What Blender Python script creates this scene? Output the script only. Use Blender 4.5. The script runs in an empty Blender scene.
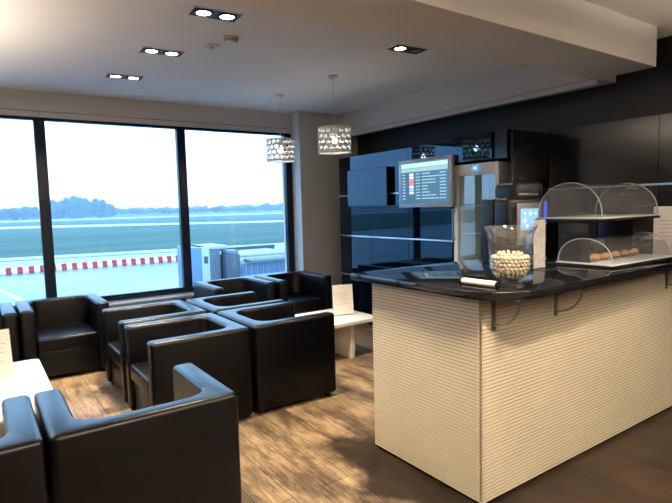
import bpy, bmesh, math, random
from mathutils import Vector, Matrix, noise
random.seed(7)
PI = math.pi
S = bpy.context.scene
COL = S.collection

# ------------------------------------------------------------------ materials
def mat(name, base=(.5, .5, .5), rough=.5, metal=0., spec=.5, bump=0., bscale=200., emit=None, estr=0., var=0., vscale=6., coat=0.):
    m = bpy.data.materials.new(name); m.use_nodes = True
    nt = m.node_tree; N = nt.nodes; L = nt.links
    b = N['Principled BSDF']
    b.inputs['Base Color'].default_value = (*base, 1)
    b.inputs['Roughness'].default_value = rough
    b.inputs['Metallic'].default_value = metal
    b.inputs['Specular IOR Level'].default_value = spec
    b.inputs['Coat Weight'].default_value = coat
    b.inputs['Coat Roughness'].default_value = .03
    tc = N.new('ShaderNodeTexCoord')
    if var > 0:
        n = N.new('ShaderNodeTexNoise'); n.inputs['Scale'].default_value = vscale; n.inputs['Detail'].default_value = 4
        L.new(tc.outputs['Object'], n.inputs['Vector'])
        r = N.new('ShaderNodeValToRGB')
        r.color_ramp.elements[0].position = .3; r.color_ramp.elements[1].position = .7
        r.color_ramp.elements[0].color = (*[c * (1 - var) for c in base], 1)
        r.color_ramp.elements[1].color = (*[min(1, c * (1 + var)) for c in base], 1)
        L.new(n.outputs['Fac'], r.inputs['Fac']); L.new(r.outputs['Color'], b.inputs['Base Color'])
    if bump > 0:
        n2 = N.new('ShaderNodeTexNoise'); n2.inputs['Scale'].default_value = bscale; n2.inputs['Detail'].default_value = 3
        L.new(tc.outputs['Object'], n2.inputs['Vector'])
        bp = N.new('ShaderNodeBump'); bp.inputs['Strength'].default_value = bump; bp.inputs['Distance'].default_value = .002
        L.new(n2.outputs['Fac'], bp.inputs['Height']); L.new(bp.outputs['Normal'], b.inputs['Normal'])
    if emit:
        b.inputs['Emission Color'].default_value = (*emit, 1); b.inputs['Emission Strength'].default_value = estr
    return m

def clear_mat(name, tint=(1, 1, 1), rough=.02, ior=1.45, haze=0., hazecol=(.8, .8, .8)):
    """thin clear sheet: see-through with a real fresnel reflection, a little milky scatter if haze > 0"""
    m = bpy.data.materials.new(name); m.use_nodes = True
    nt = m.node_tree; N = nt.nodes; L = nt.links
    N.remove(N['Principled BSDF']); out = N['Material Output']
    tr = N.new('ShaderNodeBsdfTransparent'); tr.inputs['Color'].default_value = (*tint, 1)
    gl = N.new('ShaderNodeBsdfGlossy'); gl.inputs['Roughness'].default_value = rough
    fr = N.new('ShaderNodeFresnel')
    ge = N.new('ShaderNodeNewGeometry'); mi = N.new('ShaderNodeMix'); mi.data_type = 'FLOAT'   # a thin sheet reflects alike from both sides
    mi.inputs[2].default_value = ior; mi.inputs[3].default_value = 1 / ior
    L.new(ge.outputs['Backfacing'], mi.inputs[0]); L.new(mi.outputs[0], fr.inputs['IOR'])
    mx = N.new('ShaderNodeMixShader')
    src = tr.outputs[0]
    if haze > 0:
        df = N.new('ShaderNodeBsdfDiffuse'); df.inputs['Color'].default_value = (*hazecol, 1)
        m2 = N.new('ShaderNodeMixShader'); m2.inputs[0].default_value = haze
        L.new(tr.outputs[0], m2.inputs[1]); L.new(df.outputs[0], m2.inputs[2]); src = m2.outputs[0]
    L.new(fr.outputs[0], mx.inputs[0]); L.new(src, mx.inputs[1]); L.new(gl.outputs[0], mx.inputs[2])
    L.new(mx.outputs[0], out.inputs['Surface'])
    return m

def floor_mat():
    m = bpy.data.materials.new('oak_planks'); m.use_nodes = True
    nt = m.node_tree; N = nt.nodes; L = nt.links; b = N['Principled BSDF']
    tc = N.new('ShaderNodeTexCoord'); mp = N.new('ShaderNodeMapping')
    mp.inputs['Rotation'].default_value = (0, 0, PI / 2)
    L.new(tc.outputs['Object'], mp.inputs['Vector'])
    br = N.new('ShaderNodeTexBrick'); br.offset = .37
    br.inputs['Scale'].default_value = 1.
    br.inputs['Brick Width'].default_value = 1.75; br.inputs['Row Height'].default_value = .19
    br.inputs['Mortar Size'].default_value = .0022; br.inputs['Mortar Smooth'].default_value = .1
    br.inputs['Color1'].default_value = (.36, .265, .165, 1); br.inputs['Color2'].default_value = (.21, .153, .097, 1)
    br.inputs['Mortar'].default_value = (.05, .032, .02, 1)
    L.new(mp.outputs[0], br.inputs['Vector'])
    mg = N.new('ShaderNodeMapping'); mg.inputs['Scale'].default_value = (30, 1.6, 1)
    L.new(tc.outputs['Object'], mg.inputs['Vector'])
    gr = N.new('ShaderNodeTexNoise'); gr.inputs['Scale'].default_value = 2.2; gr.inputs['Detail'].default_value = 8; gr.inputs['Roughness'].default_value = .65; gr.inputs['Distortion'].default_value = .6
    L.new(mg.outputs[0], gr.inputs['Vector'])
    r1 = N.new('ShaderNodeValToRGB'); r1.color_ramp.elements[0].position = .32; r1.color_ramp.elements[1].position = .66
    r1.color_ramp.elements[0].color = (.45, .42, .40, 1); r1.color_ramp.elements[1].color = (1.15, 1.1, 1.05, 1)
    L.new(gr.outputs['Fac'], r1.inputs['Fac'])
    mx = N.new('ShaderNodeMix'); mx.data_type = 'RGBA'; mx.blend_type = 'MULTIPLY'; mx.inputs[0].default_value = 1
    L.new(br.outputs['Color'], mx.inputs[6]); L.new(r1.outputs['Color'], mx.inputs[7])
    # smoked dark patches in the boards
    ms = N.new('ShaderNodeMapping'); ms.inputs['Scale'].default_value = (3.2, .9, 1)
    L.new(tc.outputs['Object'], ms.inputs['Vector'])
    st = N.new('ShaderNodeTexNoise'); st.inputs['Scale'].default_value = 1.5; st.inputs['Detail'].default_value = 6; st.inputs['Roughness'].default_value = .7
    L.new(ms.outputs[0], st.inputs['Vector'])
    r2 = N.new('ShaderNodeValToRGB'); r2.color_ramp.elements[0].position = .40; r2.color_ramp.elements[1].position = .56
    r2.color_ramp.elements[0].color = (.30, .30, .33, 1); r2.color_ramp.elements[1].color = (1, 1, 1, 1)
    L.new(st.outputs['Fac'], r2.inputs['Fac'])
    m3 = N.new('ShaderNodeMix'); m3.data_type = 'RGBA'; m3.blend_type = 'MULTIPLY'; m3.inputs[0].default_value = 1
    L.new(mx.outputs[2], m3.inputs[6]); L.new(r2.outputs['Color'], m3.inputs[7])
    # floor colour multiplied darker round the bar, with a noisy edge
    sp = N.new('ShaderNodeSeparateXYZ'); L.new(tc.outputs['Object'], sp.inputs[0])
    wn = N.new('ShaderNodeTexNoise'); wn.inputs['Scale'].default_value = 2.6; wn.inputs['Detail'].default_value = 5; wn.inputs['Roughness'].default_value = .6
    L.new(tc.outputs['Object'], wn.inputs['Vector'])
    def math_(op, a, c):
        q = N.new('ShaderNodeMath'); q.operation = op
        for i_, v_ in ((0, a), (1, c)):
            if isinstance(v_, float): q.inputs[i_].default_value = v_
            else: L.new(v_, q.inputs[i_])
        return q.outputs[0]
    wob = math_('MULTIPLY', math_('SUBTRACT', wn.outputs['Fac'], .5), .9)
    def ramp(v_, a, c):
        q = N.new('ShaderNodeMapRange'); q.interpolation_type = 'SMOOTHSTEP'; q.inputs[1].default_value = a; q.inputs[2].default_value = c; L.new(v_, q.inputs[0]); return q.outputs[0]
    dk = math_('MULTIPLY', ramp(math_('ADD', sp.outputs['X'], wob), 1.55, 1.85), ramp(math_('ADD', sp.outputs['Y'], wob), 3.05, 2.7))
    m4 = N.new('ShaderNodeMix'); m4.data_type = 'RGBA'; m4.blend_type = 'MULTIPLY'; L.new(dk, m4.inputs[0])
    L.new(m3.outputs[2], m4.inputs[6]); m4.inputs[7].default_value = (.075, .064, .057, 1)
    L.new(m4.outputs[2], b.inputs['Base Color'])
    b.inputs['Roughness'].default_value = .42; b.inputs['Specular IOR Level'].default_value = .22
    bp = N.new('ShaderNodeBump'); bp.inputs['Strength'].default_value = .25; bp.inputs['Distance'].default_value = .003
    L.new(gr.outputs['Fac'], bp.inputs['Height']); L.new(bp.outputs['Normal'], b.inputs['Normal'])
    return m

def ground_mat(name, c1, c2, scale, rough, sx=1., sy=1., spec=.5):
    m = mat(name, c1, rough, spec=spec); nt = m.node_tree; N = nt.nodes; L = nt.links; b = N['Principled BSDF']
    tc = N.new('ShaderNodeTexCoord'); mp = N.new('ShaderNodeMapping'); mp.inputs['Scale'].default_value = (sx, sy, 1)
    L.new(tc.outputs['Object'], mp.inputs['Vector'])
    n = N.new('ShaderNodeTexNoise'); n.inputs['Scale'].default_value = scale; n.inputs['Detail'].default_value = 6
    L.new(mp.outputs[0], n.inputs['Vector'])
    r = N.new('ShaderNodeValToRGB'); r.color_ramp.elements[0].position = .35; r.color_ramp.elements[1].position = .65
    r.color_ramp.elements[0].color = (*c1, 1); r.color_ramp.elements[1].color = (*c2, 1)
    L.new(n.outputs['Fac'], r.inputs['Fac']); L.new(r.outputs['Color'], b.inputs['Base Color'])
    return m

M = {}
M['wall'] = mat('wall_paint', (.56, .545, .53), .8, bump=.05, bscale=120)
M['backwall'] = mat('dark_back_wall', (.12, .11, .10), .8, bump=.05, bscale=120)  # dark tone chosen for the unseen walls to cut bounced light
M['ceil'] = mat('ceiling_paint', (.84, .82, .80), .85, bump=.04, bscale=90)
M['beam'] = mat('beam_paint', (.86, .83, .79), .8)
M['blackwall'] = mat('black_wall_paint', (.006, .006, .007), .5, spec=.3, bump=.1, bscale=30, var=.2, vscale=3)
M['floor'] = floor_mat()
M['frame'] = mat('window_aluminium', (.004, .007, .014), .25, spec=.18, var=.1)
M['sill'] = mat('grey_sill', (.10, .11, .125), .4, var=.05)
M['glass'] = clear_mat('window_glass', (.82, .91, .96), .0, 1.5)
M['leather'] = mat('black_leather', (.0018, .0019, .0025), .32, spec=.20, bump=.12, bscale=420, var=.15, vscale=9)
M['foot'] = mat('chair_foot_plastic', (.01, .01, .01), .5, var=.1)
M['table'] = mat('white_lacquer', (.78, .77, .75), .28, var=.02)
M['paper'] = mat('sign_paper', (.72, .70, .67), .7, var=.03)
M['ink'] = mat('printed_ink', (.42, .38, .37), .7, var=.1)
M['inkred'] = mat('printed_red_ink', (.62, .34, .31), .7, var=.1)
M['acrylic'] = clear_mat('clear_acrylic', (.97, .98, .98), .03, 1.45, haze=.03)
M['edge'] = clear_mat('acrylic_edge', (.95, .97, .98), .05, 1.6, haze=.4, hazecol=(.85, .88, .92))
M['dome'] = clear_mat('roll_top_acrylic', (.93, .94, .95), .09, 1.75, haze=.06, hazecol=(.85, .87, .9))
M['vase'] = clear_mat('vase_glass', (.97, .985, .985), .03, 1.55, haze=.018)
M['clad'] = mat('cream_grooved_board', (.69, .61, .465), .6, var=.03, vscale=4)
M['groove'] = mat('groove_shadow_board', (.40, .345, .26), .8, var=.05)
M['top'] = mat('black_polished_stone', (.006, .006, .007), .06, spec=.55, var=.3, vscale=80)
M['steel'] = mat('brushed_steel', (.36, .36, .35), .32, metal=1., var=.05, vscale=40)
M['fridge'] = mat('grey_fridge_enamel', (.64, .63, .60), .4, metal=.05, var=.03)
M['fridgein'] = mat('fridge_liner', (.22, .25, .24), .5, var=.04)
M['flamp'] = mat('fridge_lamp', (.8, .8, .8), .4, emit=(.85, 1., .85), estr=3., var=.02)
M['fglass'] = clear_mat('fridge_door_glass', (.84, .90, .88), .0, 2.3)
M['gloss'] = mat('black_glass_door', (.003, .005, .010), .02, spec=.55, var=.2, vscale=3)
M['panel'] = mat('dark_panel', (.004, .004, .0045), .16, spec=.3, var=.2)
M['gloss'].node_tree.nodes['Principled BSDF'].inputs['Specular Tint'].default_value = (.30, .66, 1, 1)
M['alu'] = mat('aluminium_strip', (.62, .66, .70), .3, metal=.9, var=.04)
M['bezel'] = mat('silver_bezel', (.40, .41, .43), .38, metal=.4, var=.03)
M['scr'] = mat('flight_screen', (.01, .02, .03), .15, emit=(.028, .085, .14), estr=1., var=.1)
M['scrhead'] = mat('screen_header', (.1, .15, .1), .2, emit=(.36, .55, .45), estr=1., var=.1)
M['scrrow'] = mat('screen_heading_row', (.1, .15, .1), .2, emit=(.20, .35, .38), estr=1., var=.1)
M['scrtext'] = mat('screen_text', (.2, .2, .2), .2, emit=(.25, .38, .44), estr=1., var=.1)
M['scrred'] = mat('screen_red_logo', (.3, .1, .1), .2, emit=(.65, .16, .11), estr=1., var=.1)
M['scrwhite'] = mat('screen_white_logo', (.3, .3, .3), .2, emit=(.55, .6, .62), estr=1., var=.1)
M['scrblue'] = mat('screen_blue_logo', (.1, .1, .3), .2, emit=(.25, .42, .7), estr=1., var=.1)
M['blackplastic'] = mat('black_plastic', (.004, .004, .005), .4, spec=.18, bump=.05, var=.15)
M['machface'] = mat('grey_machine_panel', (.28, .28, .29), .35, metal=.3, var=.04)
M['touch'] = mat('touch_screen', (.1, .2, .3), .15, emit=(.18, .34, .55), estr=1., var=.2, vscale=30)
M['icon'] = mat('screen_icon', (.5, .5, .5), .2, emit=(.42, .58, .66), estr=1., var=.1)
M['led'] = mat('blue_led', (.02, .05, .6), .3, emit=(.01, .05, .6), estr=1., var=.05)
M['fdisp'] = mat('fridge_display', (.02, .08, .2), .2, emit=(.05, .22, .55), estr=1., var=.1)
M['shade'] = mat('white_lampshade', (.72, .72, .70), .5, var=.02)
M['bulb'] = mat('lamp_bulb', (1, 1, 1), .4, emit=(1., .93, .82), estr=22., var=.02)
M['cord'] = mat('white_cord', (.62, .62, .60), .5, var=.03)
M['lampon'] = mat('downlight_lens', (1, 1, 1), .3, emit=(1., .88, .66), estr=25., var=.02)
M['lampoff'] = mat('downlight_dark_lens', (.32, .31, .30), .3, metal=.5, var=.05)
M['fixt'] = mat('downlight_black_frame', (.02, .02, .02), .5, var=.1)
M['detector'] = mat('cream_plastic', (.68, .64, .56), .5, var=.04)
M['sweet'] = mat('pale_marshmallow', (.66, .55, .40), .8, var=.18, vscale=60, bump=.3, bscale=120)
M['tube'] = mat('cream_tube', (.78, .72, .60), .45, var=.04)
M['tray'] = mat('pale_tray', (.62, .63, .65), .3, metal=0., var=.04)
M['croissant'] = mat('baked_pastry', (.42, .22, .09), .7, bump=.4, bscale=60, var=.35, vscale=25)
M['iceb'] = mat('ribbed_chrome', (.75, .75, .74), .15, metal=1., var=.05)
# outdoors
M['apron'] = ground_mat('wet_apron_concrete', (.10, .135, .15), (.20, .235, .245), .08, .35, 1, 3)
M['line'] = mat('apron_paint', (.5, .51, .50), .6, var=.05)
M['tarline'] = mat('apron_joint_tar', (.12, .13, .14), .6, var=.1)
M['grass'] = ground_mat('airfield_grass', (.045, .095, .07), (.075, .125, .095), .03, .9, .4, 2.5, spec=.1)
M['runway'] = ground_mat('wet_runway', (.30, .34, .35), (.40, .43, .43), .02, .4)
M['barred'] = mat('red_barrier_plastic', (.55, .045, .05), .5, var=.1)
M['barwhite'] = mat('white_barrier_plastic', (.85, .85, .84), .5, var=.05)
M['tree'] = mat('tree_foliage', (.022, .05, .042), .9, var=.4, vscale=.6, spec=.1)
M['treehaze'] = mat('haze_tinted_foliage', (.075, .12, .10), .9, var=.3, vscale=.6, spec=.1)  # extra distance haze put into the far foliage colour
M['bridge'] = mat('bridge_white_metal', (.36, .38, .40), .45, var=.05)
M['bridgegrey'] = mat('bridge_grey_metal', (.12, .14, .17), .5, var=.1)
M['bridgeblue'] = mat('bridge_blue_panel', (.10, .17, .26), .4, var=.1)
M['bridgedark'] = mat('bridge_dark_part', (.045, .055, .07), .5, var=.2)

# ------------------------------------------------------------------ mesh helpers
def B(): return bmesh.new()
def box(bm, x0, x1, y0, y1, z0, z1, bev=0., seg=2, rot=None):
    vs = [bm.verts.new(p) for p in [(x0, y0, z0), (x1, y0, z0), (x1, y1, z0), (x0, y1, z0), (x0, y0, z1), (x1, y0, z1), (x1, y1, z1), (x0, y1, z1)]]
    fs = [bm.faces.new([vs[i] for i in f]) for f in [(0, 3, 2, 1), (4, 5, 6, 7), (0, 1, 5, 4), (1, 2, 6, 5), (2, 3, 7, 6), (3, 0, 4, 7)]]
    if rot: bmesh.ops.transform(bm, matrix=rot, verts=vs)
    if bev > 0:
        es = list({e for f in fs for e in f.edges})
        bmesh.ops.bevel(bm, geom=es, offset=bev, segments=seg, profile=.5, affect='EDGES')
def prism(bm, poly, z0, z1, bev=0., seg=3, top_only=False, skip=None):
    """poly counter-clockwise in xy"""
    n = len(poly)
    lo = [bm.verts.new((x, y, z0)) for x, y in poly]; hi = [bm.verts.new((x, y, z1)) for x, y in poly]
    fs = [bm.faces.new(lo[::-1]), bm.faces.new(hi)]
    for i in range(n):
        j = (i + 1) % n; fs.append(bm.faces.new((lo[i], lo[j], hi[j], hi[i])))
    if bev > 0:
        es = set(); bm.normal_update()
        for f in fs:
            for e in f.edges:
                if len(e.link_faces) == 2 and e.calc_face_angle(0) > .6:
                    if skip and all(skip(v.co) for v in e.verts): continue
                    if top_only and max(v.co.z for v in e.verts) < z1 - 1e-5: continue
                    es.add(e)
        bmesh.ops.bevel(bm, geom=list(es), offset=bev, segments=seg, profile=.5, affect='EDGES')
def rot_z(d):
    d = Vector(d).normalized(); return d.to_track_quat('Z', 'Y').to_matrix().to_4x4()
def cyl(bm, p0, p1, r, r2=None, n=20, cap=True):
    p0 = Vector(p0); p1 = Vector(p1); r2 = r if r2 is None else r2
    q = rot_z(p1 - p0)
    a = []; b = []
    for i in range(n):
        t = 2 * PI * i / n; c = Vector((math.cos(t), math.sin(t), 0))
        a.append(bm.verts.new(p0 + q @ (c * r))); b.append(bm.verts.new(p1 + q @ (c * r2)))
    for i in range(n):
        j = (i + 1) % n; bm.faces.new((a[i], a[j], b[j], b[i]))
    if cap: bm.faces.new(a[::-1]); bm.faces.new(b)
def tube(bm, pts, r, n=10):
    pts = [Vector(p) for p in pts]; rings = []
    for k, p in enumerate(pts):
        d = pts[min(k + 1, len(pts) - 1)] - pts[max(k - 1, 0)]; q = rot_z(d)
        rings.append([bm.verts.new(p + q @ Vector((r * math.cos(2 * PI * i / n), r * math.sin(2 * PI * i / n), 0))) for i in range(n)])
    for a, b in zip(rings, rings[1:]):
        for i in range(n):
            j = (i + 1) % n; bm.faces.new((a[i], a[j], b[j], b[i]))
    bm.faces.new(rings[0][::-1]); bm.faces.new(rings[-1])
def lathe(bm, prof, n=40, c=(0, 0, 0)):
    rings = []
    for r, z in prof:
        rings.append([bm.verts.new((c[0] + r * math.cos(2 * PI * i / n), c[1] + r * math.sin(2 * PI * i / n), c[2] + z)) for i in range(n)] if r > 1e-6 else [bm.verts.new((c[0], c[1], c[2] + z))])
    for a, b in zip(rings, rings[1:]):
        for i in range(n):
            j = (i + 1) % n
            if len(a) == 1 and len(b) == 1: continue
            if len(a) == 1: bm.faces.new((a[0], b[j], b[i]))
            elif len(b) == 1: bm.faces.new((a[i], a[j], b[0]))
            else: bm.faces.new((a[i], a[j], b[j], b[i]))
def ball(bm, c, r, sub=2, sc=(1, 1, 1)):
    m = Matrix.Translation(c) @ Matrix.Diagonal((r * sc[0], r * sc[1], r * sc[2], 1))
    bmesh.ops.create_icosphere(bm, subdivisions=sub, radius=1, matrix=m)

def obj(name, bm, m, parent=None, world=False, loc=None, smooth=True, keep=False):
    me = bpy.data.meshes.new(name)
    if not keep: bmesh.ops.recalc_face_normals(bm, faces=bm.faces)
    bm.to_mesh(me); bm.free()
    o = bpy.data.objects.new(name, me); COL.objects.link(o)
    ms = m if isinstance(m, (list, tuple)) else [m]
    for k in ms: me.materials.append(k)
    if parent is not None:
        o.parent = parent
        if world:
            root = parent
            while root.parent: root = root.parent
            me.transform((Matrix.Translation(root.location) @ root.rotation_euler.to_matrix().to_4x4()).inverted())
    elif loc is not None:
        me.transform(Matrix.Translation(-Vector(loc))); o.location = loc
    if smooth:
        me.polygons.foreach_set('use_smooth', [True] * len(me.polygons)); me.set_sharp_from_angle(angle=math.radians(38))
    return o
def tag(o, label, cat, group=None, kind=None):
    o['label'] = label; o['category'] = cat
    if group: o['group'] = group
    if kind: o['kind'] = kind
    return o
def thing(name, label, cat, loc=(0, 0, 0), rz=0., group=None):
    o = bpy.data.objects.new(name, None); COL.objects.link(o); o.empty_display_size = .1
    o.location = loc; o.rotation_euler = (0, 0, rz)
    return tag(o, label, cat, group)
def struct(name, bm, m, label, cat):
    o = obj(name, bm, m); tag(o, label, cat, kind='structure'); return o
def dup(root, loc, rz=None, label=None, scale=None, group=None):
    r = root.copy(); COL.objects.link(r); r.location = loc
    if rz is not None: r.rotation_euler = (0, 0, rz)
    if label: r['label'] = label
    if group: r['group'] = group
    if scale: r.scale = scale
    for ch in list(root.children):
        c = ch.copy(); COL.objects.link(c); c.parent = r
        for g in list(ch.children):
            d = g.copy(); COL.objects.link(d); d.parent = c
    return r

# ------------------------------------------------------------------ room shell
YW = 6.53          # window wall, inner face
XR = 4.80          # black right-hand wall
ZC = 2.90          # ceiling
XL, YB = -3.6, -3.2
ZS, ZT = .57, 2.62  # window sill and head
WX0, WX1 = -1.75, 3.79
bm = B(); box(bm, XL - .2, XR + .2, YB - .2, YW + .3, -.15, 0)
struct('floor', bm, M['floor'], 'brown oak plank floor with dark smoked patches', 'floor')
bm = B(); box(bm, XL - .2, XR + .2, YB - .2, YW + .3, ZC, ZC + .15)
struct('ceiling', bm, M['ceil'], 'flat pale grey painted ceiling over the lounge', 'ceiling')
bm = B(); box(bm, XL - .2, WX0, YW, YW + .3, 0, ZC); box(bm, WX0, XR + .2, YW, YW + .3, 0, ZS - .05); box(bm, WX0, XR + .2, YW, YW + .3, 2.69, ZC)
struct('wall_window', bm, M['wall'], 'pale grey wall above and below the wide window', 'wall')
bm = B(); box(bm, WX1, XR + .2, 6.30, YW + .3, 0, ZC)
struct('wall_column', bm, M['wall'], 'plain pale column right of the wide window', 'wall')
bm = B(); box(bm, XR, XR + .2, YB - .2, 6.30, 0, ZC)
struct('wall_right', bm, M['blackwall'], 'matte black wall above the glossy cabinets', 'wall')
bm = B(); box(bm, XL - .2, XL, YB - .2, YW, 0, ZC)
struct('wall_left', bm, M['backwall'], 'unseen side wall, darkened to cut reflected light, left of the lounge', 'wall')
bm = B(); box(bm, XL, XR, YB - .2, YB, 0, ZC)
struct('wall_back', bm, M['backwall'], 'unseen wall behind the camera, darkened to cut light on the chairs', 'wall')
bm = B(); box(bm, XL, 4.47, 2.0, 2.48, 2.60, ZC)
struct('trim_1', bm, M['beam'], 'deep cream boxed ceiling beam crossing above the bar', 'ceiling beam')
bm = B(); box(bm, 4.465, XR, 2.48, 6.30, 2.615, ZC)
struct('trim_2', bm, M['wall'], 'pale dropped bulkhead running along the black wall', 'bulkhead')
bm = B(); box(bm, 4.485, 4.515, 2.482, 6.29, 2.565, 2.614)
struct('trim_6', bm, M['wall'], 'narrow pale fascia under the bulkhead edge', 'fascia')
# pelmet boards above the glass
bm = B()
for a, b_ in ((WX0, .66), (.664, 2.21), (2.214, WX1)): box(bm, a, b_, YW - .012, YW + .05, 2.622, 2.682)
struct('trim_3', bm, M['wall'], 'narrow pale pelmet boards above the window glass', 'pelmet')
bm = B(); box(bm, WX0, WX1, YW + .02, YW + .05, 2.682, 2.69)
struct('trim_4', bm, M['panel'], 'thin dark shadow gap above the window pelmet', 'trim')
bm = B(); box(bm, WX0, WX1, 6.30, YW + .02, ZS - .07, ZS - .035, .006)
struct('trim_5', bm, M['sill'], 'grey window sill board behind the armchairs', 'window sill')
# windows
mx = [(WX0, -.80), (-.80, .661), (.661, 2.208), (2.208, WX1)]
names = ['far left mostly outside the picture', 'left pane over the barriers', 'middle pane over the grass and barriers', 'right pane over the boarding bridge']
for i, (a, b_) in enumerate(mx):
    w = .054; l0 = .11 if i == 0 else w; r0 = .10 if i == 3 else w
    bm = B(); y0, y1 = YW, YW + .07
    box(bm, a, a + l0, y0, y1, ZS - .035, ZT); box(bm, b_ - r0, b_, y0, y1, ZS - .035, ZT)
    box(bm, a + l0, b_ - r0, y0, y1, ZT - .03, ZT); box(bm, a + l0, b_ - r0, y0, y1, ZS - .035, ZS + .035)
    fr = obj('window_%d' % (i + 1), bm, M['frame']); tag(fr, 'tall dark framed airport window, ' + names[i], 'window', kind='structure')
    bm = B()
    vs = [bm.verts.new(p) for p in ((a + l0, YW + .04, ZS + .035), (b_ - r0, YW + .04, ZS + .035), (b_ - r0, YW + .04, ZT - .03), (a + l0, YW + .04, ZT - .03))]
    bm.faces.new(vs); obj('window_pane', bm, M['glass'], fr, smooth=False)
# small baseboard under the window
bm = B(); box(bm, XL, XR, YW - .012, YW, 0, .09); struct('baseboard_window', bm, M['wall'], 'low pale skirting under the window', 'baseboard')

# ------------------------------------------------------------------ armchairs
def make_armchair():
    w, d, t, h, fl = .765, .735, .115, .70, .115   # width, depth, wall thickness, height, inner fillet
    t_root = thing('armchair', 'black leather cube armchair', 'armchair')
    X, Y0, Y1 = w / 2, -d / 2, d / 2               # front at -y
    def arc(n=6):                                  # inner corner on the right hand, from arm to back
        cx_, cy_ = X - t - fl, Y1 - t - fl
        return [(cx_ + fl * math.cos(PI / 2 * k / n), cy_ + fl * math.sin(PI / 2 * k / n)) for k in range(n + 1)]
    A = arc(); half = len(A) // 2; rc = .035
    O = [(X - rc + rc * math.cos(PI / 2 * k / 6), Y1 - rc + rc * math.sin(PI / 2 * k / 6)) for k in range(7)]; oh = 3
    ma, mb = Vector(A[half]), Vector(O[oh]); md_ = (mb - ma).normalized()
    def on_seam(c): p_ = Vector((abs(c.x), c.y)) - ma; return abs(p_.x * md_.y - p_.y * md_.x) < 1e-4
    z0 = .03
    for s in (1, -1):
        poly = [(X - t, Y0)] + [(X, Y0)] + O[:oh + 1] + [A[half]] + A[:half][::-1]
        if s < 0: poly = [(-x, y) for x, y in poly][::-1]
        bm = B(); prism(bm, poly, z0, h, .026, 4, skip=on_seam); obj('arm', bm, M['leather'], t_root)
    R_ = A[half:]; poly = O[oh:] + [(-x, y) for x, y in O[oh:][::-1]] + [(-x, y) for x, y in R_] + R_[::-1]
    bm = B(); prism(bm, poly, z0, h, .026, 4, skip=on_seam); obj('backrest', bm, M['leather'], t_root)
    xi = X - t - .004; c = .06
    bm = B()
    prism(bm, [(-xi, Y0 + .005), (xi, Y0 + .005), (xi, Y1 - t - c), (xi - c, Y1 - t - .006), (-xi + c, Y1 - t - .006), (-xi, Y1 - t - c)], .285, .415, .026, 4)
    for v in bm.verts:                             # soft crown
        if v.co.z > .38: v.co.z += .018 * max(0, 1 - (v.co.x / xi) ** 2) * max(0, 1 - ((v.co.y + .05) / .36) ** 2)
    obj('seat_cushion', bm, M['leather'], t_root)
    bm = B(); box(bm, -xi, xi, Y0 + .03, Y1 - t, z0 + .01, .284, .01); obj('base_panel', bm, M['leather'], t_root)
    for sx in (-1, 1):
        for sy in (-1, 1):
            bm = B(); cyl(bm, (sx * (X - .06), sy * (d / 2 - .06), 0), (sx * (X - .06), sy * (d / 2 - .06), .032), .024, n=14); obj('foot', bm, M['foot'], t_root)
    return t_root
W_ = -PI / 2      # seat faces -x
E_ = PI / 2       # seat faces +x
G = 'black leather cube armchairs of the lounge'
spots = [
    (.675, 5.87, 0, 'black cube armchair under the window, whole seat visible, behind the white table with the sign', None),
    (-.115, 5.85, 0, 'black cube armchair cut by the left picture edge, right arm only visible', None),
    (1.275, 4.745, W_, 'black cube armchair facing left, farther one of the left pair, nearest the window seat', None),
    (1.275, 3.895, W_, 'black cube armchair facing left, nearer one of the left pair, side panel towards the camera', None),
    (2.045, 4.71, E_, 'black cube armchair facing right, farther one of the back to back block', None),
    (2.045, 3.905, E_, 'black cube armchair with large flat side panel beside the walkway near the counter', None),
    (2.545, 5.885, 0, 'black cube armchair under the right window pane, its seat hidden behind other chairs', None),
    (3.36, 5.885, 0, 'black cube armchair in the far corner beside the pale column', None),
    (.59, 2.62, PI, 'nearest black cube armchair with its broad back to the camera', (1.06, .90, 1)),
    (-.235, 2.62, PI, 'black cube armchair at the bottom left picture corner, only right arm and back visible', (1.06, .90, 1)),
]
ch0 = make_armchair()
for i, (x, y, rz, lab, sc) in enumerate(spots):
    if i == 0:
        ch0.location = (x, y, 0); ch0['label'] = lab; ch0['group'] = G
    else: dup(ch0, (x, y, 0), rz, lab, sc, G)

# ------------------------------------------------------------------ tables and signs
def low_table(loc, sx, sy, h, lab):
    t = thing('coffee_table', lab, 'coffee table', loc)
    bm = B(); x, y, r = sx / 2, sy / 2, .05
    poly = []
    for cx_, cy_, a0 in ((x - r, -y + r, -PI / 2), (x - r, y - r, 0), (-x + r, y - r, PI / 2), (-x + r, -y + r, PI)):
        for k in range(6): a = a0 + PI / 2 * k / 5; poly.append((cx_ + r * math.cos(a), cy_ + r * math.sin(a)))
    prism(bm, poly, h - .045, h, .006, 2); obj('tabletop', bm, M['table'], t)
    bm = B(); box(bm, .03, .075, -y + .06, y - .06, 0, h - .046, .003); obj('leg_panel', bm, M['table'], t)
    bm = B(); box(bm, -x + .08, .029, -.022, .022, 0, h - .046, .003); obj('leg_panel', bm, M['table'], t)
    bm = B(); box(bm, .076, x - .08, -.022, .022, 0, h - .046, .003); obj('leg_panel', bm, M['table'], t)
    return t
low_table((3.09, 4.57, 0), .72, .70, .41, 'low white lacquered coffee table beside the counter end')
low_table((-.02, 4.12, 0), .76, 1.34, .42, 'long low white coffee table at the left picture edge')

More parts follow.
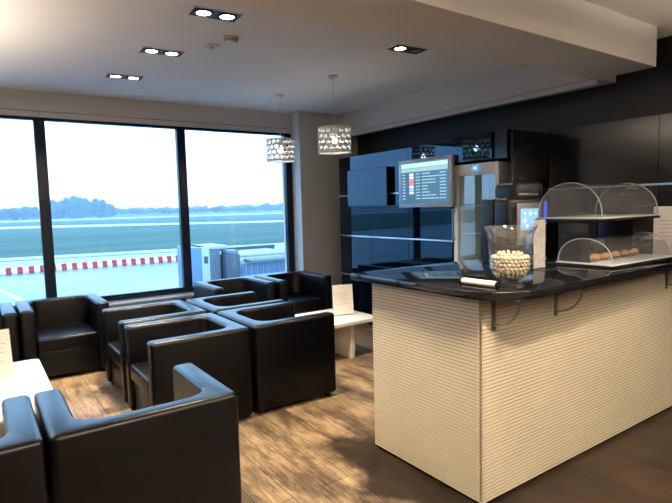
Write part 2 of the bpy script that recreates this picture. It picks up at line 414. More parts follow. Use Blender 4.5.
def sign(loc, rz, w, h, lab, lean=.10, rows=5):
    t = thing('table_sign', lab, 'sign', loc, rz)
    R_ = Matrix.Rotation(-lean, 4, 'X')
    bm = B(); box(bm, -w / 2, w / 2, 0, .003, .004, h, rot=R_); obj('acrylic_stand', bm, M['acrylic'], t)
    bm = B(); box(bm, -w / 2, w / 2, 0, .085, 0, .004); obj('acrylic_foot', bm, M['acrylic'], t)
    bm = B(); box(bm, -w / 2 + .004, w / 2 - .004, -.0025, -.001, .01, h - .006, rot=R_); p = obj('paper_sheet', bm, M['paper'], t)
    bm = B(); box(bm, -.012, .012, -.0035, -.0026, h * .88, h * .90, rot=R_); obj('printed_mark', bm, M['ink'], p)
    ww = [.72, .55, .66, .40, .60]
    for k in range(rows):
        z = h * (.70 - .085 * k); x = -w * ww[k] / 2; bm = B()
        while x < w * ww[k] / 2 - .006:
            l = random.uniform(.008, .024); box(bm, x, min(x + l, w * ww[k] / 2), -.0035, -.0026, z, z + .006, rot=R_); x += l + .006
        obj('text_line', bm, M['ink'], p)
    return t
sign((3.205, 4.52, .41), -.30, .235, .335, 'white printed notice in clear stand on the table by the counter')
sign((.05, 4.30, .42), .15, .24, .36, 'printed notice in clear stand at the left edge on the long white table', lean=.16)
bm = B(); R_ = Matrix.Translation((.06, 4.05, .4215)) @ Matrix.Rotation(.5, 4, 'Z'); box(bm, -.13, .13, -.09, .09, 0, .002, rot=R_)
tag(obj('leaflet', bm, M['paper'], loc=(.06, 4.05, .42)), 'pale paper leaflet lying flat on the long white table', 'leaflet')

# ------------------------------------------------------------------ glossy wall cabinets, fridge, screens
XF = 4.22
zs = [.08, .637, 1.172, 1.718, 2.235]
yb = [(5.29, 5.98), (4.59, 5.287), (3.90, 4.587)]
labs = ['black glass fronted tall cabinet next to the pale column', 'black glass fronted tall cabinet behind the flight screen left edge', 'black glass fronted tall cabinet next to the grey fridge']
for (y0, y1), lab in zip(yb, labs):
    c = thing('tall_cabinet', lab, 'cabinet', (XF + .29, (y0 + y1) / 2, 0), 0, 'glossy black tall cabinets along the wall')
    bm = B(); box(bm, XF + .022, XR - .005, y0, y1, 0.0, zs[-1]); obj('carcass', bm, M['panel'], c, True)
    for k in range(4):
        bm = B(); box(bm, XF, XF + .02, y0 + .0012, y1 - .0012, zs[k] + .011, zs[k + 1] - .011 if k < 3 else zs[k + 1]); d_ = obj('door', bm, M['gloss'], c, True, smooth=False)
        if k < 3:
            bm = B(); box(bm, XF - .006, XF + .021, y0, y1, zs[k + 1] - .008, zs[k + 1] + .008, .002); obj('handle_strip', bm, M['alu'], d_, True)
# cabinet over the fridge
c = thing('bridging_cabinet', 'glossy dark cabinet above the grey fridge', 'cabinet', (XF + .29, 3.58, 2.0))
bm = B(); box(bm, XF + .0, XR - .005, 3.20, 3.895, 2.0, 2.268); obj('carcass', bm, M['panel'], c, True)
bm = B(); box(bm, XF - .022, XF - .001, 3.36, 3.893, 2.004, 2.266); obj('door', bm, M['gloss'], c, True, smooth=False)
bm = B(); box(bm, XF - .015, XR - .005, 3.12, 3.15, 0, 2.235, .002)
tag(obj('cabinet_end_panel', bm, M['panel'], loc=(4.5, 3.135, 0)), 'tall black end panel between the fridge and the coffee machine', 'panel')
# niche panelling behind the bar
yy = [-.3, 1.05, 2.10, 3.115]
for k in range(3):
    a, b_ = yy[k] + .003, yy[k + 1] - .003
    c = thing('wall_panel', ['black wall panelling nearest, beyond the right picture edge', 'black glossy wall panelling behind the right display cover', 'black glossy wall panelling right of the tall end panel'][k], 'wall panel', (4.78, (a + b_) / 2, 1.0), 0, 'black wall panels behind the bar')
    bm = B(); box(bm, 4.775, XR - .002, a, b_, 1.0, 1.685); obj('lower_board', bm, M['panel'], c, True, smooth=False)
    bm = B(); box(bm, 4.775, XR - .002, a, b_, 1.703, 2.272); obj('upper_board', bm, M['panel'], c, True, smooth=False)
    bm = B(); box(bm, 4.768, XR - .002, a - .003, b_ + .003, 1.686, 1.702, .002); obj('aluminium_strip', bm, M['alu'], c, True)
# fridge
f = thing('glass_door_fridge', 'tall grey drinks fridge with a glass door', 'fridge', (XF + .3, 3.585, 0))
fy0, fy1, fz = 3.295, 3.875, 1.975
bm = B(); box(bm, XF + .05, XR - .02, fy0, fy0 + .05, .04, fz, .004); box(bm, XF + .05, XR - .02, fy1 - .05, fy1, .04, fz, .004)
box(bm, XF + .05, XR - .02, fy0 + .05, fy1 - .05, fz - .06, fz, .002); box(bm, XF + .05, XR - .02, fy0 + .05, fy1 - .05, .04, .12, .002); box(bm, XR - .06, XR - .02, fy0 + .05, fy1 - .05, .12, fz - .06)
obj('cabinet_body', bm, M['fridge'], f, True)
bm = B(); box(bm, XR - .07, XR - .061, fy0 + .052, fy1 - .052, .121, fz - .061); obj('liner', bm, M['fridgein'], f, True)
bm = B(); box(bm, XF + .052, XF + .066, fy0 + .052, fy0 + .066, .2, fz - .15, .002); obj('interior_lamp', bm, M['flamp'], f, True)
for z in (.45, .72, .98, 1.26, 1.55):
    bm = B()
    for k in range(14): y = fy0 + .07 + k * (fy1 - fy0 - .14) / 13; cyl(bm, (XF + .07, y, z), (XR - .08, y, z), .0025, n=6)
    cyl(bm, (XF + .07, fy0 + .055, z), (XF + .07, fy1 - .055, z), .006, n=8); obj('wire_shelf', bm, M['alu'], f, True)
bm = B()
box(bm, XF, XF + .045, fy0, fy0 + .05, .06, fz, .004); box(bm, XF, XF + .045, fy1 - .05, fy1, .06, fz, .004)
box(bm, XF, XF + .045, fy0 + .05, fy1 - .05, fz - .115, fz, .003); box(bm, XF, XF + .045, fy0 + .05, fy1 - .05, .06, .14, .003)
dr = obj('door', bm, M['fridge'], f, True)
bm = B(); vs = [bm.verts.new(p) for p in ((XF + .02, fy0 + .05, .14), (XF + .02, fy1 - .05, .14), (XF + .02, fy1 - .05, fz - .115), (XF + .02, fy0 + .05, fz - .115))]; bm.faces.new(vs)
obj('door_glass', bm, M['fglass'], dr, True, smooth=False)
bm = B(); cyl(bm, (XF - .035, fy1 - .018, 1.17), (XF - .035, fy1 - .018, 1.52), .009, n=12); cyl(bm, (XF - .035, fy1 - .018, 1.20), (XF, fy1 - .018, 1.20), .009, n=10); cyl(bm, (XF - .035, fy1 - .018, 1.49), (XF, fy1 - .018, 1.49), .009, n=10)
obj('handle', bm, M['steel'], dr, True)
bm = B(); box(bm, XF - .004, XF + .001, 3.535, 3.625, fz - .075, fz - .015, .001); dp = obj('display', bm, M['fdisp'], dr, True)
bm = B(); box(bm, XF - .006, XF - .004, 3.565, 3.597, fz - .058, fz - .032); obj('display_digits', bm, M['icon'], dr, True)
bm = B(); cyl(bm, (XF - .006, fy1 - .055, fz - .045), (XF, fy1 - .055, fz - .045), .011, n=12); obj('lock', bm, M['alu'], dr, True)
# chrome bucket on a low shelf beside the fridge (only its rim shows over the counter)

def screen(name, lab, y0, y1, z0, z1, x, bez, mb, ms):
    t = thing(name, lab, 'screen', (x + .03, (y0 + y1) / 2, z0))
    bm = B(); box(bm, x, x + .05, y0, y1, z0, z1, .004); box(bm, x + .05, XF - .008, (y0 + y1) / 2 - .15, (y0 + y1) / 2 + .15, (z0 + z1) / 2 - .1, (z0 + z1) / 2 + .1); h_ = obj('housing', bm, mb, t, True)
    bm = B(); box(bm, x - .002, x, y0 + bez, y1 - bez, z0 + bez * 1.25, z1 - bez); p = obj('display_panel', bm, ms, t, True, smooth=False)
    return t, p
screen('wall_screen', 'blank dark screen on the cabinets, left of the flight screen', 4.885, 5.69, 1.572, 2.045, 4.15, .004, M['blackplastic'], M['gloss'])
X_ = 4.14
t, p = screen('flight_screen', 'silver framed flight information screen listing departures', 3.83, 4.655, 1.545, 2.085, X_, .035, M['bezel'], M['scr'])
y0, y1 = 3.865, 4.62
def srect(bm, u0, u1, v0, v1):   # u from left (far, +y) to right, v from top
    H0, H1 = 2.048, 1.592; box(bm, X_ - .004, X_ - .0021, y1 - (y1 - y0) * u1, y1 - (y1 - y0) * u0, H0 - (H0 - H1) * v1, H0 - (H0 - H1) * v0)
bm = B(); srect(bm, .02, .98, .02, .13); obj('title_bar', bm, M['scrhead'], p, True, smooth=False)
bm = B(); srect(bm, .02, .98, .14, .23); obj('heading_bar', bm, M['scrrow'], p, True, smooth=False)
random.seed(3)
for k in range(9):
    v = .275 + k * .075; bm = B()
    for (u0, u1) in ((.05, .11), (.34, .43), (.47, .47 + random.choice((.12, .17, .28, .35))), (.83, .95)):
        u = u0
        while u < u1 - .004:
            l = random.uniform(.012, .028); srect(bm, u, min(u + l, u1), v, v + .027); u += l + .008
    obj('flight_row', bm, M['scrtext'], p, True, smooth=False)
    if k < 7: bm = B(); srect(bm, .20, .29, v - .012, v + .05); obj('airline_logo', bm, M[['scrwhite', 'scrwhite', 'scrred', 'scrred', 'scrwhite', 'scrblue', 'scrwhite'][k]], p, True, smooth=False)

# ------------------------------------------------------------------ bar counter
bx0, bx1, by0, by1, bh = 2.066, XR - .006, 1.715, 2.595, 1.095
ctr = thing('bar_counter', 'cream bar counter clad in horizontally grooved boards', 'counter', (bx0, by0, 0))
bm = B(); box(bm, bx0 + .02, bx1, by0 + .02, by1, .0, bh); obj('carcass', bm, M['panel'], ctr, True)
def grooved(length, z0, z1, pitch, fn):
    """profile swept along a straight run; fn(u, depth, z) -> world point"""
    prof = []; z = z0; g = .0042; n = int((z1 - z0) / pitch); pitch = (z1 - z0) / n; mi = []
    for k in range(n):
        prof += [(0, z), (0, z + pitch - g), (.006, z + pitch - g * .85), (.006, z + pitch - g * .15)]; mi += [0, 1, 1, 1]; z += pitch
    prof.append((0, z1))
    bm = B(); a = [bm.verts.new(fn(0, d, z)) for d, z in prof]; b = [bm.verts.new(fn(length, d, z)) for d, z in prof]
    for i in range(len(prof) - 1):
        fc = bm.faces.new((a[i], b[i], b[i + 1], a[i + 1])); fc.material_index = mi[i]
    back0 = [bm.verts.new(fn(0, .019, zz)) for zz in (z0, z1)]; back1 = [bm.verts.new(fn(length, .019, zz)) for zz in (z0, z1)]
    bm.faces.new((back0[0], back0[1], back1[1], back1[0])); bm.faces.new((a[0], back0[0], back1[0], b[0])); bm.faces.new((a[-1], b[-1], back1[1], back0[1]))
    return bm
bm = grooved(bx1 - bx0, .02, bh, .0192, lambda u, d, z: (bx0 + u, by0 + d, z)); obj('front_cladding', bm, [M['clad'], M['groove']], ctr, True, smooth=False)
bm = grooved(by1 - by0 - .02, .02, bh, .0192, lambda u, d, z: (bx0 + d, by0 + .02 + u, z)); obj('end_cladding', bm, [M['clad'], M['groove']], ctr, True, smooth=False)
bm = B(); box(bm, bx0 + .012, bx1, by0 + .012, by1, 0, .02); obj('plinth', bm, M['panel'], ctr, True)
for x in (2.15, 2.70, 4.07):
    bm = B(); box(bm, x - .014, x + .014, by0 - .008, by0 + .004, .925, bh, .001)
    pts = [(x, by0 - .005, .955)] + [(x, by0 - .01 - .15 * math.sin(a), 1.095 - .14 * math.cos(a)) for a in [PI / 2 * k / 12 for k in range(1, 13)]]
    tube(bm, pts, .006, 8); box(bm, x - .012, x + .012, by0 - .165, by0, bh - .001, bh + .004, .0005); obj('bracket', bm, M['steel'], ctr, True)
# worktop, rounded at the free corner
zt0, zt1 = 1.1, 1.143
poly = []
cx_, cy_, rx, ry = 2.0 + .30, 1.535 + .24, .30, .24
for k in range(15):
    a = PI + PI / 2 * k / 14; poly.append((cx_ + rx * math.cos(a), cy_ + ry * math.sin(a)))
poly += [(XR - .004, 1.60), (XR - .004, 2.62), (2.0, 2.74)]
bm = B(); prism(bm, poly, zt0, zt1, .004, 2)
tag(obj('countertop', bm, M['top'], loc=(3.3, 2.1, zt0)), 'polished black worktop with rounded corner on the cream bar', 'countertop')
ZB = zt1 + .0005

# vase of sweets
vx, vy = 2.255, 1.69
v = thing('glass_vase', 'flared clear glass vase on a foot, holding pale sweets', 'vase', (vx, vy, ZB))
bm = B()
outer = [(0, .0), (.070, .0), (.074, .006), (.060, .016), (.040, .024), (.036, .032), (.064, .044), (.094, .066), (.104, .10), (.107, .17), (.110, .23), (.119, .28), (.134, .312)]
lathe(bm, outer, 48); obj('bowl', bm, M['vase'], v)
bm = B(); inner = [(.134, .312), (.130, .310), (.115, .28), (.106, .23), (.103, .17), (.100, .10), (.090, .070), (.06, .052), (0, .048)]
lathe(bm, inner, 48); obj('inner_wall', bm, M['vase'], v)
def smesh():
    bm = B(); ball(bm, (0, 0, 0), .0112, 2, (1, .86, .78))
    for q in bm.verts: q.co *= 1 + .22 * noise.noise(q.co * 75)
    return bm
s0 = None; random.seed(11); pts = []
z = .062; layer = 0
pit = .0213
while z < .158:
    rmax = .066 if z < .07 else (.080 if z < .09 else .0885)
    for r, off in ((rmax, 0), (rmax - pit, .5), (rmax - 2 * pit, 0), (rmax - 3 * pit, .5)):
        if r < .004: n = 1; r = 0
        else: n = max(1, int(2 * PI * r / (pit * 1.0)))
        # inside, unseen pieces are left out except in the top layers
        if z < .142 and r < rmax - .5 * pit: continue
        for k in range(n):
            a = 2 * PI * (k + (layer % 2) * .5 + off) / n
            pts.append((r * math.cos(a), r * math.sin(a), z + random.uniform(-.002, .002)))
    z += .0180; layer += 1
for k in range(13): a = 2 * PI * k / 13; r_ = .056; pts.append((r_ * math.cos(a + .3), r_ * math.sin(a + .3), z + random.uniform(-.003, .004)))
for i, (x, y, zz) in enumerate(pts):
    if s0 is None:
        o = s0 = obj('marshmallow', smesh(), M['sweet']); tag(o, 'small pale sweet among those filling the glass vase', 'sweet', 'pale sweets in the glass vase')
    else: o = s0.copy(); COL.objects.link(o)
    o.location = (vx + x, vy + y, ZB + zz); o.rotation_euler = (random.uniform(0, 6), random.uniform(0, 6), random.uniform(0, 6))

# cream tubes lying in front
for k, (x, y, z, lab) in enumerate(((2.15, 1.80, ZB + .019, 'cream cylinder with black ends lying in front of the vase'),)):
    t = thing('cream_tube', lab, 'tube', (x, y, z))
    d = Vector((.05, -.98, 0)).normalized() * .115
    bm = B(); cyl(bm, -d, d, .0175, n=24); obj('barrel', bm, M['tube'], t)
    for s in (-1, 1): bm = B(); cyl(bm, d * s, d * s * 1.035, .0188, n=24); cyl(bm, d * s * .93, d * s * .999, .0186, n=24); obj('end_cap', bm, M['blackplastic'], t)
# menu holder by the vase
t = thing('menu_holder', 'clear upright menu holder seen almost edge on, right of the vase', 'menu holder', (2.965, 2.0, ZB))
bm = B(); box(bm, -.065, .065, 0, .004, 0, .325, .001); obj('acrylic_stand', bm, M['acrylic'], t)
bm = B(); box(bm, -.065, .065, -.075, 0, 0, .004, .001); obj('acrylic_foot', bm, M['acrylic'], t)
bm = B(); box(bm, -.062, .062, -.002, -.0005, .008, .318); p = obj('menu_card', bm, mat('grey_menu_card', (.34, .33, .32), .5, var=.25, vscale=30), t)
# white notice at the right end
t = thing('bar_notice', 'cream printed notice standing on the bar at the right picture edge', 'sign', (4.36, 1.80, ZB), -.72)
bm = B(); box(bm, -.14, .14, 0, .004, 0, .37, .001); p = obj('paper_sheet', bm, M['paper'], t)
bm = B(); box(bm, -.14, .14, .004, .07, 0, .004); obj('acrylic_foot', bm, M['acrylic'], t)
for k in range(6):
    z = .26 - k * .03; x = -.10; bm = B()
    while x < .10: l = random.uniform(.012, .03); box(bm, x, x + l, -.0015, -.0002, z, z + .007); x += l + .008
    obj('text_line', bm, M['inkred'], p)
bm = B(); cyl(bm, (-.005, -.002, .32), (-.005, 0, .32), .008, n=12); obj('printed_mark', bm, M['ink'], p)

# two-tier roll-top food display
dx0, dx1, dy0, dy1 = 3.25, 3.99, 1.75, 2.20
D = thing('food_display', 'two tier black food display stand with clear roll top covers', 'display stand', ((dx0 + dx1) / 2, (dy0 + dy1) / 2, ZB))
bm = B(); box(bm, dx0 - .03, dx1 + .08, 1.67, dy1, ZB, ZB + .018, .003); obj('base_board', bm, M['blackplastic'], D, True)
bm = B(); box(bm, dx0 - .02, dx1 + .02, dy0 - .01, dy1 + .01, 1.437, 1.455, .002); obj('upper_shelf', bm, M['blackplastic'], D, True)
bm = B(); box(bm, dx0 + .02, dx0 + .035, 1.84, 2.06, ZB + .019, 1.436, .002); obj('side_panel', bm, M['blackplastic'], D, True)
bm = B(); box(bm, dx1 - .035, dx1 - .02, 1.90, 2.16, ZB + .019, 1.436, .002); obj('side_panel', bm, M['blackplastic'], D, True)
for x in (dx0 + .01, dx1 - .03):
    bm = B(); box(bm, x, x + .02, dy1 - .03, dy1 - .01, ZB + .019, 1.436, .002); obj('back_post', bm, M['blackplastic'], D, True)
def tray_and_dome(x0, x1, y0, y1, z, hz, nm):
    bm = B(); box(bm, x0 - .012, x1 + .012, y0 - .012, y1 + .012, z, z + .008, .002); tr = obj('tray', bm, M['tray'], D, True)
    cy_ = (y0 + y1) / 2; ry_ = (y1 - y0) / 2; n = 24
    bm = B(); a = []; b = []
    for k in range(n + 1):
        t_ = PI * k / n; y = cy_ - ry_ * math.cos(t_); zz = z + .010 + hz * math.sin(t_) ** .85
        a.append(bm.verts.new((x0, y, zz))); b.append(bm.verts.new((x1, y, zz)))
    for k in range(n): bm.faces.new((a[k], a[k + 1], b[k + 1], b[k]))
    bm.faces.new(a); bm.faces.new(b[::-1]); obj('roll_top_cover', bm, M['dome'], D, True, keep=True)
    for x in (x0, x1):                                 # thicker rim at each end
        bm = B(); tube(bm, [(x, cy_ - ry_ * math.cos(PI * k / n), z + .012 + hz * math.sin(PI * k / n) ** .85) for k in range(n + 1)], .0035, 6); obj('cover_rim', bm, M['edge'], D, True)
    bm = B(); xc = (x0 + x1) / 2 + .08; zz = z + .01 + hz * .80; yy_ = cy_ - ry_ * .76
    tube(bm, [(xc - .06, yy_, zz), (xc - .06, yy_ - .022, zz + .006), (xc + .06, yy_ - .022, zz + .006), (xc + .06, yy_, zz)], .004, 8); obj('cover_handle', bm, M['steel'], D, True)
tray_and_dome(dx0, dx1, dy0, dy1, 1.456, .225, 'upper')
tray_and_dome(dx0 - .01, dx1 + .05, 1.675, 2.04, ZB + .019, .155, 'lower')
random.seed(5)
p0 = None
for k in range(5):
    x = 3.38 + k * .13
    if p0 is None:
        bm = B(); n = 10
        for i in range(n):
            t_ = -1.1 + 2.2 * i / (n - 1); r = .012 + .026 * math.cos(t_ * .9); ball(bm, (.05 * math.sin(t_), .028 * (1 - math.cos(t_)), .026), r * .72, 2, (1, 1, .9))
        for q in bm.verts: q.co.z = max(q.co.z, 0)
        p0 = o = obj('pastry', bm, M['croissant']); tag(o, '', 'pastry', 'pastries under the lower display cover')
    else: o = p0.copy(); COL.objects.link(o)
    o['label'] = ['brown pastry under the lower display cover, nearest the vase', 'brown pastry second from the left under the lower cover', 'brown pastry in the middle under the lower cover', 'brown pastry second from the right under the lower cover', 'brown pastry at the right end under the lower cover'][k]
    o.location = (x, 1.86, ZB + .0285); o.rotation_euler = (0, 0, random.uniform(-.5, .5))

# coffee machine
c = thing('coffee_machine', 'black coffee machine with lit touch screen behind the vase', 'coffee machine', (3.27, 2.42, ZB), -.22)
bm = B(); box(bm, -.18, .18, .0, .16, 0, .46, .02, 3); obj('body', bm, M['blackplastic'], c)
bm = B(); box(bm, -.185, .185, -.16, .005, .12, .465, .035, 5); obj('front_housing', bm, M['blackplastic'], c)
bm = B(); box(bm, -.18, .18, -.16, 0, 0, .03, .01); obj('drip_tray', bm, M['steel'], c)
bm = B(); box(bm, -.115, .105, -.168, -.161, .13, .425, .004); fp = obj('control_panel', bm, M['machface'], c)
bm = B(); box(bm, -.085, .075, -.172, -.169, .235, .385); ts = obj('touch_screen', bm, M['touch'], fp, smooth=False)
for i, (x, z) in enumerate(((-.05, .35), (0, .35), (.045, .35), (-.05, .30), (0.03, .29), (-.03, .26), (.05, .255))):
    bm = B(); cyl(bm, (x, -.1735, z), (x, -.172, z), .014 if i % 2 else .010, n=10); obj('screen_icon', bm, M['icon'], ts, smooth=False)
bm = B(); box(bm, -.06, .05, -.20, -.168, .145, .20, .008); obj('spout', bm, M['machface'], c)
bm = B(); tube_pts = []
prism(bm, [(-.075, -.1), (.21, -.1), (.21, .15), (-.075, .15)], .466, .585, .055, 5, True); obj('bean_hopper', bm, M['blackplastic'], c)
bm = B(); box(bm, -.05, .13, -.112, -.101, .476, .494, .003); obj('trim_strip', bm, M['steel'], c)
bm = B(); box(bm, .130, .156, -.1665, -.1605, .27, .43, .002); obj('light_strip', bm, M['led'], c)

# ------------------------------------------------------------------ ceiling fittings
def downlight(x, y, on, lab, rz=-.06, aim=None, cone=92, e=135):
    t = thing('ceiling_downlight', lab, 'ceiling light', (x, y, ZC), rz, 'twin recessed ceiling downlights')
    w, h = .345, .175; tw_ = .008
    bm = B()
    box(bm, -w / 2, w / 2, -h / 2, -h / 2 + tw_, -.006, 0); box(bm, -w / 2, w / 2, h / 2 - tw_, h / 2, -.006, 0); box(bm, -w / 2, -w / 2 + tw_, -h / 2 + tw_, h / 2 - tw_, -.006, 0); box(bm, w / 2 - tw_, w / 2, -h / 2 + tw_, h / 2 - tw_, -.006, 0)
    obj('trim_frame', bm, M['shade'], t)
    bm = B(); box(bm, -w / 2 + tw_, w / 2 - tw_, -h / 2 + tw_, h / 2 - tw_, -.003, 0); obj('black_plate', bm, M['fixt'], t)
    for s, o_ in ((-1, on[0]), (1, on[1])):
        bm = B(); lathe(bm, [(.066, -.003), (.066, -.011), (.050, -.011), (.046, -.005)], 24, (s * .082, 0, 0)); obj('lamp_ring', bm, M['fixt'], t)
        bm = B(); cyl(bm, (s * .082, 0, -.0065), (s * .082, 0, -.003), .047, n=24); obj('lamp_lens', bm, M['lampon'] if o_ else M['lampoff'], t)
        if o_:
            L = bpy.data.lights.new('downlight_beam', 'SPOT'); L.energy = e; L.spot_size = math.radians(cone); L.spot_blend = .55; L.color = (1, .82, .58); L.shadow_soft_size = .05
            lo = bpy.data.objects.new('downlight_beam', L); COL.objects.link(lo); lo.parent = t; lo.location = (s * .082, 0, -.02)
            if aim: lo.rotation_euler = (Vector(aim) - Vector((x, y, ZC))).to_track_quat('-Z', 'Y').to_euler()
    return t
downlight(1.45, 3.46, (1, 1), 'nearest of three twin downlights in the left ceiling row')
downlight(1.39, 4.48, (1, 1), 'middle of three twin downlights in the left ceiling row')
downlight(1.32, 5.47, (1, 1), 'farthest of three twin downlights, close to the window')
downlight(3.15, 3.40, (1, 0), 'twin downlight beside the beam with only one lamp lit')
downlight(1.74, .50, (1, 1), 'twin downlight aimed at the bar front, above the picture', aim=(2.5, 1.7, .62), cone=58, e=115)
downlight(3.3, .25, (1, 1), 'twin downlight aimed at the bar right end, out of picture', aim=(3.3, 1.7, .7), cone=50, e=30)
downlight(1.60, 1.42, (1, 1), 'twin downlight aimed at the bar end panel, above the picture', aim=(2.05, 2.15, .5), cone=64, e=95)
def added_uplighter(x, y, lab, e=1500):  # lamps added out of view to brighten ceiling and beam
    t = thing('added_fill_lamp', lab, 'added fill lamp', (x, y, 0), 0, 'added steel lamps filling the ceiling and beam')
    bm = B(); lathe(bm, [(0, 0), (.15, 0), (.15, .018), (.02, .03), (0, .03)], 28); obj('base', bm, M['steel'], t)
    bm = B(); cyl(bm, (0, 0, .03), (0, 0, 1.80), .012, n=12); obj('pole', bm, M['steel'], t)
    bm = B(); lathe(bm, [(.012, 1.79), (.10, 1.83), (.17, 1.91), (.165, 1.91), (.095, 1.84), (.0, 1.81)], 32); obj('lamp_shade', bm, M['steel'], t)
    bm = B(); ball(bm, (0, 0, 1.865), .03, 2); obj('bulb', bm, M['bulb'], t)
    L = bpy.data.lights.new('fill_beam', 'SPOT'); L.energy = e; L.spot_size = math.radians(150); L.spot_blend = .6; L.color = (1, .84, .66); L.shadow_soft_size = .04
    lo = bpy.data.objects.new('fill_beam', L); COL.objects.link(lo); lo.parent = t; lo.location = (0, 0, 1.91); lo.rotation_euler = (PI, 0, 0)
added_uplighter(3.9, -.9, 'tall steel floor lamp added as fill light near the black wall, behind the camera')
added_uplighter(.9, -1.5, 'tall steel floor lamp added as fill light in the middle, behind the camera')
added_uplighter(-1.7, 4.2, 'tall steel floor lamp added as fill light left of the armchairs, out of the picture', 900)
t = thing('smoke_detector', 'round cream smoke detector on the ceiling', 'smoke detector', (1.735, 3.86, ZC))
bm = B(); lathe(bm, [(0, 0), (.058, 0), (.06, -.012), (.05, -.016), (.05, -.04), (.042, -.048), (0, -.048)][::-1], 28); obj('housing', bm, M['detector'], t)
bm = B(); lathe(bm, [(.0505, -.020), (.053, -.022), (.053, -.030), (.0505, -.032)], 28); obj('vent_ring', bm, M['ink'], t)
t = thing('ceiling_sprinkler', 'small square sensor plate on the ceiling left of the smoke detector', 'sensor', (1.685, 4.12, ZC))
bm = B(); box(bm, -.05, .05, -.05, .05, -.012, 0, .004); obj('plate', bm, M['ceil'], t)
bm = B(); cyl(bm, (0, 0, -.03), (0, 0, -.012), .016, n=16); obj('sensor_head', bm, M['detector'], t)

def pendant(x, y, lab):
    p = thing('pendant_lamp', lab, 'pendant lamp', (x, y, ZC), 0, 'white perforated drum pendant lamps')
    bm = B(); lathe(bm, [(0, 0), (.05, 0), (.05, -.018), (.012, -.03), (0, -.03)][::-1], 24); obj('ceiling_rose', bm, M['cord'], p)
    z1, z0, R = 2.385 - ZC, 2.125 - ZC, .168
    bm = B(); cyl(bm, (0, 0, -.03), (0, 0, z1 + .0), .003, n=8); obj('cord', bm, M['cord'], p)
    bm = B(); nu, nv, m = 16, 4, 16                     # drum wall pierced by rows of round holes
    cw, chh = 2 * PI * R / nu, (z1 - z0 - .03) / nv
    def P(u, z, r=R): a = u / R; return (r * math.cos(a), r * math.sin(a), z)
    for j in range(nv):
        for i in range(nu):
            cu = (i + .5 * (j % 2)) * cw; cz = z0 + .015 + (j + .5) * chh; sq = []; ci = []
            for k in range(m):
                a = 2 * PI * k / m; c_, s_ = math.cos(a), math.sin(a); q = max(abs(c_), abs(s_))
                sq.append(bm.verts.new(P(cu + c_ / q * cw / 2, cz + s_ / q * chh / 2))); ci.append(bm.verts.new(P(cu + c_ * cw * .41, cz + s_ * chh * .41)))
            for k in range(m): k2 = (k + 1) % m; bm.faces.new((sq[k], sq[k2], ci[k2], ci[k]))
    for za, zb in ((z0, z0 + .015), (z1 - .015, z1)):
        for i in range(48):
            a = 2 * PI * R / 48 * i; b = a + 2 * PI * R / 48
            bm.faces.new([bm.verts.new(q) for q in (P(a, za), P(b, za), P(b, zb), P(a, zb))])
    bmesh.ops.remove_doubles(bm, verts=bm.verts, dist=.0004)
    s = obj('lamp_shade', bm, M['shade'], p); md = s.modifiers.new('thickness', 'SOLIDIFY'); md.thickness = .004
    bm = B(); lathe(bm, [(.165, z0 + .004), (.150, z0 + .004)], 40); lathe(bm, [(.165, z0 + .004), (.165, z0 + .012)], 40); obj('bottom_rim', bm, M['shade'], s)
    bm = B()
    for a in (0, 2 * PI / 3, 4 * PI / 3): cyl(bm, (0, 0, z1 - .008), (.163 * math.cos(a), .163 * math.sin(a), z1 - .008), .002, n=6)
    obj('shade_spider', bm, M['cord'], p)
    bm = B(); cyl(bm, (0, 0, z1 - .07), (0, 0, z1), .018, n=14); obj('lamp_holder', bm, M['cord'], p)
    bm = B(); ball(bm, (0, 0, z1 - .125), .032, 3, (1, 1, 1.15)); obj('bulb', bm, M['bulb'], p)
    return p
pd = pendant(3.11, 4.47, 'white perforated drum pendant lamp nearer the black wall, hanging in front of the pale column')
dup(pd, (3.055, 5.515, ZC), 0, 'white perforated drum pendant lamp hanging in front of the right window pane')

# ------------------------------------------------------------------ outdoors: airfield below the lounge
ZG = -5.0
def quad(name, pts, z, m, lab, cat, kind='structure'):
    bm = B(); bm.faces.new([bm.verts.new((x, y, z)) for x, y in pts]); o = obj(name, bm, m, smooth=False); tag(o, lab, cat, kind=kind); return o
quad('grass_field', [(-2500, 8), (4000, 8), (4000, 5000), (-2500, 5000)], ZG - .12, M['grass'], 'green airfield grass reaching to the horizon', 'grass')
quad('apron', [(-400, 8), (600, 8), (600, 70), (45, 86.5), (-30, 102), (-400, 150)], ZG, M['apron'], 'pale wet airport apron below the window', 'apron')
quad('apron_joint', [(45, 79), (45, 80.4), (-30, 95.5), (-400, 140), (-400, 137), (-30, 93)], ZG + .03, M['tarline'], 'dark drainage joint across the apron before the grass', 'line')
quad('runway', [(-600, 480), (-600, 420), (20, 292), (132, 205), (400, 60), (420, 70), (150, 228), (25, 345)], ZG - .06, M['runway'], 'pale wet taxiway strip between two grass fields', 'taxiway')
quad('far_runway', [(-900, 640), (1200, 470), (1200, 540), (-900, 760)], ZG - .07, M['runway'], 'distant pale runway strip before the far trees', 'runway')
quad('apron_marking', [(1.2, 55), (1.6, 55), (3.0, 46), (2.4, 46)], ZG + .02, M['line'], 'white painted line on the wet apron', 'line')
# barriers
br = {}
for i in range(48):
    c = i % 2; x = -3.2 + i * .55; y = 68.2 - .015 * i
    if c not in br:
        bm = B(); prism(bm, [(-.27, -.24), (.27, -.24), (.27, .24), (-.27, .24)], 0, .42, .03, 2); prism(bm, [(-.25, -.15), (.25, -.15), (.25, .15), (-.25, .15)], .42, .78, .04, 2)
        o = obj('barrier', bm, M['barred' if c else 'barwhite']); br[c] = o
        tag(o, 'red plastic barrier block in the row across the apron' if c else 'white plastic barrier block in the row across the apron', 'barrier', ('red' if c else 'white') + ' blocks of the apron barrier row')
    else: o = br[c].copy(); COL.objects.link(o)
    o.location = (x, y, ZG)
